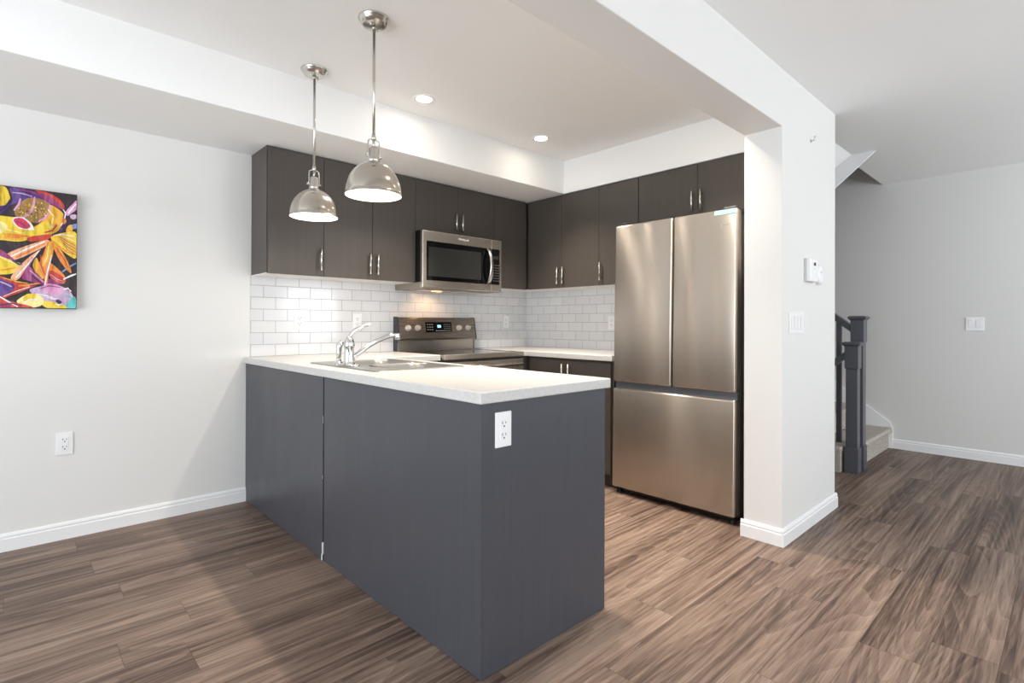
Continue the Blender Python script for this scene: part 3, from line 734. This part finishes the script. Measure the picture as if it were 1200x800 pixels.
def smooth_poly(P, n=5):
    out = []; k = len(P)
    for i in range(k):
        p0, p1, p2, p3 = P[i-1], P[i], P[(i+1) % k], P[(i+2) % k]
        for s in range(n):
            u = s/n
            out.append(tuple(.5*((2*p1[a])+(-p0[a]+p2[a])*u+(2*p0[a]-5*p1[a]+4*p2[a]-p3[a])*u*u+(-p0[a]+3*p1[a]-3*p2[a]+p3[a])*u**3) for a in (0, 1)))
    return out
def shape(c, P, sm=True):
    lay[0] += 1; y = YA-PD-.00025-lay[0]*.00006
    Q = smooth_poly(P) if sm else P
    put(c, Q, y)
    if min(q[0] for q in Q) > 2: put(c, [(-2-q[0], 795-q[1]) for q in Q], y)
    else: put(c, [(min(-2-max(q[0], 0), -2)-.001*i, 795-q[1]) for i, q in enumerate(Q)], y)
def put(c, Q, y):
    W_ = [m2(*q) for q in Q]
    W_ = [(min(max(x, PX0+.004), PX1-.003), min(max(z, PZ0+.003), PZ1-.003)) for x, z in W_]
    vs_ = [bm.verts.new((x, y, z)) for x, z in W_]
    r = bmesh.ops.triangle_fill(bm, use_beauty=True, edges=[bm.edges.new((vs_[i], vs_[(i+1) % len(vs_)])) for i in range(len(vs_))], normal=(0, -1, 0))
    for g in r['geom']:
        if isinstance(g, bmesh.types.BMFace): g.material_index = names.index(c)
def stroke(c, P, w):
    L_, R_ = [], []
    for i, p in enumerate(P):
        a, d = P[max(i-1, 0)], P[min(i+1, len(P)-1)]; dx_, dy_ = d[0]-a[0], d[1]-a[1]; n_ = math.hypot(dx_, dy_) or 1
        ww = w*(.35+.65*math.sin(PI*(i+.5)/len(P)))
        L_.append((p[0]-dy_/n_*ww, p[1]+dx_/n_*ww)); R_.append((p[0]+dy_/n_*ww, p[1]-dx_/n_*ww))
    shape(c, L_+R_[::-1], False)
shape('yellow', [(-60, 90), (20, 88), (45, 130), (48, 165), (20, 192), (-60, 190)])
shape('purple', [(50, 92), (130, 100), (210, 130), (250, 160), (240, 190), (120, 190), (70, 175), (0, 235), (-40, 240), (-40, 200), (40, 180), (62, 150)])
shape('red', [(175, 106), (240, 118), (300, 150), (328, 185), (326, 205), (290, 180), (230, 145)])
shape('magenta', [(185, 118), (240, 132), (292, 168), (322, 205), (270, 182), (215, 150)])
shape('gold', [(75, 205), (130, 150), (200, 150), (252, 178), (245, 225), (195, 275), (120, 260), (80, 245)])
shape('amber', [(252, 182), (300, 205), (330, 240), (318, 290), (285, 322), (225, 342), (160, 340), (165, 300), (205, 272), (240, 225)])
shape('yellow', [(170, 310), (215, 270), (260, 280), (280, 310), (220, 338), (170, 338)])
for P in ([(100, 150), (92, 180), (68, 212)], [(172, 140), (168, 180), (150, 225), (112, 250)], [(252, 180), (248, 215), (228, 248), (192, 268)]): stroke('pink', P, 6)
for i in range(60):
    a = random.random()*6.28; r_ = random.random()**.5; cx, cy = 165+75*r_*math.cos(a), 212+48*r_*math.sin(a); s = random.uniform(2.5, 5)
    shape(random.choice(['yellow', 'amber', 'dpurple', 'pale']), [(cx-s, cy), (cx, cy-s), (cx+s, cy), (cx, cy+s)], False)
shape('dpurple', [(328, 210), (346, 235), (345, 270), (330, 312), (295, 322), (312, 290), (322, 250)])
stroke('white', [(322, 205), (336, 225), (328, 260), (310, 290)], 4)
shape('orange', [(316, 255), (332, 252), (340, 270), (322, 282)])
shape('pink', [(398, 158), (365, 185), (338, 215), (345, 238), (372, 222), (398, 200)]); stroke('white', [(395, 175), (370, 200), (350, 225)], 5)
shape('lav', [(360, 235), (392, 232), (396, 250), (370, 256)])
shape('amber', [(350, 290), (375, 285), (372, 318), (345, 330), (338, 312)]); shape('blue', [(372, 285), (396, 280), (396, 300), (376, 306)])
shape('yellow', [(-40, 248), (60, 246), (120, 255), (152, 272), (175, 318), (158, 352), (100, 372), (20, 366), (-40, 352)])
shape('pale', [(-30, 270), (15, 272), (38, 300), (10, 330), (-30, 330)])
for k in range(6): stroke('orange', [(20, 330+k*5), (80, 335+k*4), (150, 345)], 2)
shape('white', [(60, 262), (80, 246), (120, 250), (155, 280), (168, 312), (140, 312), (90, 302)]); shape('rose', [(66, 262), (90, 250), (118, 256), (150, 290), (135, 306), (92, 296)])
shape('red', [(140, 350), (230, 335), (262, 338), (240, 360), (150, 372)])
shape('yellow', [(258, 348), (330, 325), (396, 330), (397, 452), (350, 440), (292, 392)]); shape('amber', [(275, 350), (340, 350), (396, 400), (396, 440), (340, 400)])
for k in range(4): stroke('dpurple', [(300+8*k, 345+12*k), (345, 370+14*k), (396, 395+16*k)], 1.5)
shape('yellow', [(-40, 425), (20, 435), (60, 470), (112, 490), (80, 530), (20, 542), (-40, 530)])
shape('peach', [(236, 362), (120, 398), (32, 440), (75, 466), (180, 420), (238, 388)]); stroke('white', [(225, 372), (130, 412), (50, 452)], 4); stroke('orange', [(228, 380), (140, 425), (75, 455)], 6)
shape('magenta', [(0, 412), (60, 455), (70, 470), (-10, 440)])
shape('peach', [(205, 412), (150, 480), (92, 566), (55, 556), (125, 470)]); stroke('white', [(195, 420), (140, 490), (80, 558)], 4); stroke('magenta', [(185, 440), (140, 505), (100, 560)], 3)
shape('amber', [(182, 455), (200, 490), (220, 550), (205, 565), (165, 500)])
shape('magenta', [(140, 500), (190, 540), (225, 575), (260, 560), (320, 588), (230, 600), (150, 575), (110, 560)])
shape('orange', [(238, 470), (330, 545), (326, 588), (262, 560), (240, 520)]); shape('red', [(262, 520), (330, 560), (322, 586), (255, 548)])
stroke('blue', [(318, 528), (360, 500), (395, 482)], 5); stroke('white', [(325, 566), (365, 548), (395, 538)], 5)
shape('orange', [(246, 368), (272, 392), (268, 440), (252, 500), (238, 600), (214, 642), (224, 575), (195, 500), (220, 430)]); shape('amber', [(250, 375), (268, 400), (255, 450), (230, 490), (212, 500), (230, 430)]); stroke('white', [(262, 440), (240, 530), (220, 630)], 4)
shape('orange', [(262, 360), (302, 402), (342, 462), (369, 526), (352, 526), (300, 462), (264, 386)]); stroke('amber', [(275, 380), (315, 435), (355, 515)], 6)
shape('red', [(-40, 545), (60, 572), (130, 592), (214, 582), (150, 612), (60, 650), (-40, 672)]); shape('purple', [(-40, 552), (40, 580), (75, 600), (45, 640), (-40, 655)]); stroke('orange', [(90, 600), (150, 596), (205, 586)], 6)
shape('lav', [(150, 620), (215, 600), (250, 588), (320, 604), (362, 630), (388, 672), (384, 712), (300, 716), (232, 690), (180, 655)]); shape('pink', [(215, 605), (260, 592), (320, 612), (300, 640), (250, 640)])
shape('teal', [(345, 690), (388, 655), (396, 718), (335, 716)]); shape('yellow', [(205, 682), (260, 680), (330, 700), (340, 716), (240, 714)])
shape('dpurple', [(285, 676), (305, 672), (318, 686), (300, 694)]); stroke('white', [(280, 690), (300, 698), (320, 692)], 3); stroke('white', [(325, 618), (350, 612), (368, 630)], 4)
shape('pale', [(90, 672), (150, 640), (212, 656), (216, 696), (160, 712), (95, 692)]); shape('yellow', [(130, 645), (180, 642), (170, 668), (120, 680)])
shape('red', [(-40, 645), (50, 678), (165, 712), (-40, 712)]); stroke('white', [(0, 655), (40, 680), (90, 708)], 4); stroke('magenta', [(-20, 690), (20, 700), (60, 710)], 8)
for c_, P_, w_ in [
    ('lav', [(60, 120), (110, 125), (160, 140)], 3), ('dpurple', [(55, 150), (30, 190), (-10, 225)], 5), ('magenta', [(90, 105), (150, 115), (200, 135)], 4),
    ('pale', [(240, 205), (270, 240), (262, 280)], 4), ('red', [(225, 325), (265, 315), (290, 285)], 5), ('white', [(255, 285), (262, 295), (250, 300)], 3),
    ('pale', [(0, 300), (60, 318), (120, 330)], 3), ('amber', [(-10, 350), (60, 360), (130, 358)], 4), ('magenta', [(70, 270), (100, 275), (130, 295)], 3),
    ('white', [(270, 340), (320, 335), (385, 345)], 2.5), ('orange', [(300, 395), (345, 425), (392, 440)], 4), ('pale', [(320, 345), (360, 360), (392, 375)], 3),
    ('red', [(205, 440), (205, 490), (228, 545)], 4), ('pale', [(245, 395), (240, 450), (225, 480)], 3), ('red', [(285, 400), (320, 450), (350, 505)], 3),
    ('pink', [(150, 520), (190, 555), (225, 585)], 4), ('dpurple', [(160, 545), (210, 590), (150, 600)], 4), ('pink', [(255, 540), (290, 565), (320, 575)], 3),
    ('lav', [(-10, 575), (30, 590), (60, 605)], 4), ('white', [(20, 655), (90, 625), (150, 605)], 2), ('amber', [(20, 560), (90, 580), (140, 588)], 3),
    ('white', [(180, 640), (230, 650), (270, 660)], 3), ('magenta', [(200, 615), (250, 600), (310, 608)], 2.5), ('white', [(240, 660), (275, 668), (300, 664)], 3),
    ('teal', [(330, 650), (360, 655), (385, 680)], 4), ('white', [(110, 690), (150, 670), (200, 672)], 3), ('dpurple', [(0, 700), (60, 690), (110, 705)], 3),
    ('pale', [(0, 450), (40, 470), (90, 490)], 4), ('dpurple', [(60, 470), (95, 490), (110, 488)], 5), ('orange', [(0, 520), (40, 515), (80, 505)], 3)]:
    stroke(c_, P_, w_)
o = obj('canvas_painting', bm, PM); tag(o, 'unframed bright canvas of tropical fish and orange flowers on the left wall', 'painting')

# ------------------------------------------------------------------ stairs
YS0, RUN, RISE, XS0 = 1.18, .25, .19, 4.62
t = thing('staircase', 'beige carpeted stairs rising to the left along the far grey wall', 'stairs', (XS0, YS0, 0))
for i in range(5):
    bm = BM(); y0 = i*RUN; z0 = i*RISE; x1 = XR-.022-XS0
    yn = y0+RUN+(.02 if i < 4 else .0)
    if i == 0:
        box(bm, (.29, .012, 0), (x1, yn, RISE-.03)); box(bm, (.29, -.022, RISE-.045), (x1, RUN+.0125, RISE), .018, 4)
        box(bm, (0, .066, 0), (.2905, yn, RISE-.03)); box(bm, (-.004, .060, RISE-.045), (.30, RUN+.0125, RISE), .014, 3)
    else:
        box(bm, (0, y0+.012, z0), (x1, yn, z0+RISE-.03))
        box(bm, (-.004, y0-.022, z0+RISE-.045), (x1, y0+RUN+.0125, z0+RISE), .018, 4)
    o = obj('step', bm, M['carpet'], t)
b = BM()      # white skirt board following the steps
s = RISE/RUN
prism(b, [(YS0-.018, 0), (YS0-.018, .185), (YS0-.0, .235), (YS0+1.25, .235+s*1.25), (YS0+1.25, 0)], XR-.02, XR+.001, 'X'); struct('trim_4', b, M['trim'])
# upper flight: stringer and sloping underside seen at the ceiling opening
b = BM(); k = (2.434-2.176)/(1.306-1.035)
prism(b, [(1.035, ZM+.0005), (1.035, ZM-.001), (1.035+1.6, ZM-k*1.6*.9), (2.635, ZM+.3), (1.19, ZM+.3), (1.19, ZM+.0005)], 4.69, 4.71, 'X'); struct('trim_5', b, M['trim'])
b = BM(); k2 = (2.434-2.356)/(1.300-1.19)
prism(b, [(1.19, ZM), (2.63, ZM-k2*1.44), (2.63, ZM-k2*1.44+.1), (1.19, ZM+.1)], XC1, 4.69, 'X'); struct('trim_6', b, M['ceil'])

def railing(label, x, h, slope, loc_y, group, run=1.0):
    t = thing('stair_railing', label, 'railing', (x, loc_y, 0), 0, group)
    a = .046
    bm = BM(); box(bm, (-a, -a, 0), (a, a, .19), .002); box(bm, (-a+.007, -a+.007, .19), (a-.007, a-.007, h-.20), .002); box(bm, (-a, -a, h-.20), (a, a, h-.03), .002); p = obj('newel_post', bm, M['post'], t)
    bm = BM(); c = a+.016
    lo = [(-a, -a, h-.032), (a, -a, h-.032), (a, a, h-.032), (-a, a, h-.032)]; hi = [(-c, -c, h-.014), (c, -c, h-.014), (c, c, h-.014), (-c, c, h-.014)]; tp = [(-c, -c, h-.004), (c, -c, h-.004), (c, c, h-.004), (-c, c, h-.004)]; t2 = [(-c+.012, -c+.012, h+.004), (c-.012, -c+.012, h+.004), (c-.012, c-.012, h+.004), (-c+.012, c-.012, h+.004)]
    rr = [[bm.verts.new(q) for q in L] for L in (lo, hi, tp, t2)]
    for A, B in zip(rr, rr[1:]):
        for i in range(4): bm.faces.new((A[i], A[(i+1) % 4], B[(i+1) % 4], B[i]))
    bm.faces.new(rr[0]); bm.faces.new(rr[-1]); obj('post_cap', bm, M['post'], p)
    zr = h-.125
    bm = BM(); prism(bm, [(a-.002, zr), (a+run, zr+slope*run), (a+run, zr+slope*run+.055), (a-.002, zr+.055)], -.03, .03, 'X'); obj('handrail', bm, M['post'], t)
    return t, zr, a
t, zr, a = railing('charcoal stair railing with the taller newel post, climbing to the left', 4.842, 1.195, .80, 1.178, 'charcoal stair railings')
for i in range(6):
    y = .135+i*.125; bm = BM(); zt = zr+.80*(y-a)+.01
    zb = (math.floor((y+1.178-YS0)/RUN)+1)*RISE-.001
    box(bm, (-.017, y-.017, zb), (.017, y+.017, zt), .002); obj('baluster', bm, M['post'], t)
t, zr, a = railing('charcoal stair railing with the shorter newel post, in front, descending to the left', 4.702, .995, -.80, 1.182, 'charcoal stair railings', .62)
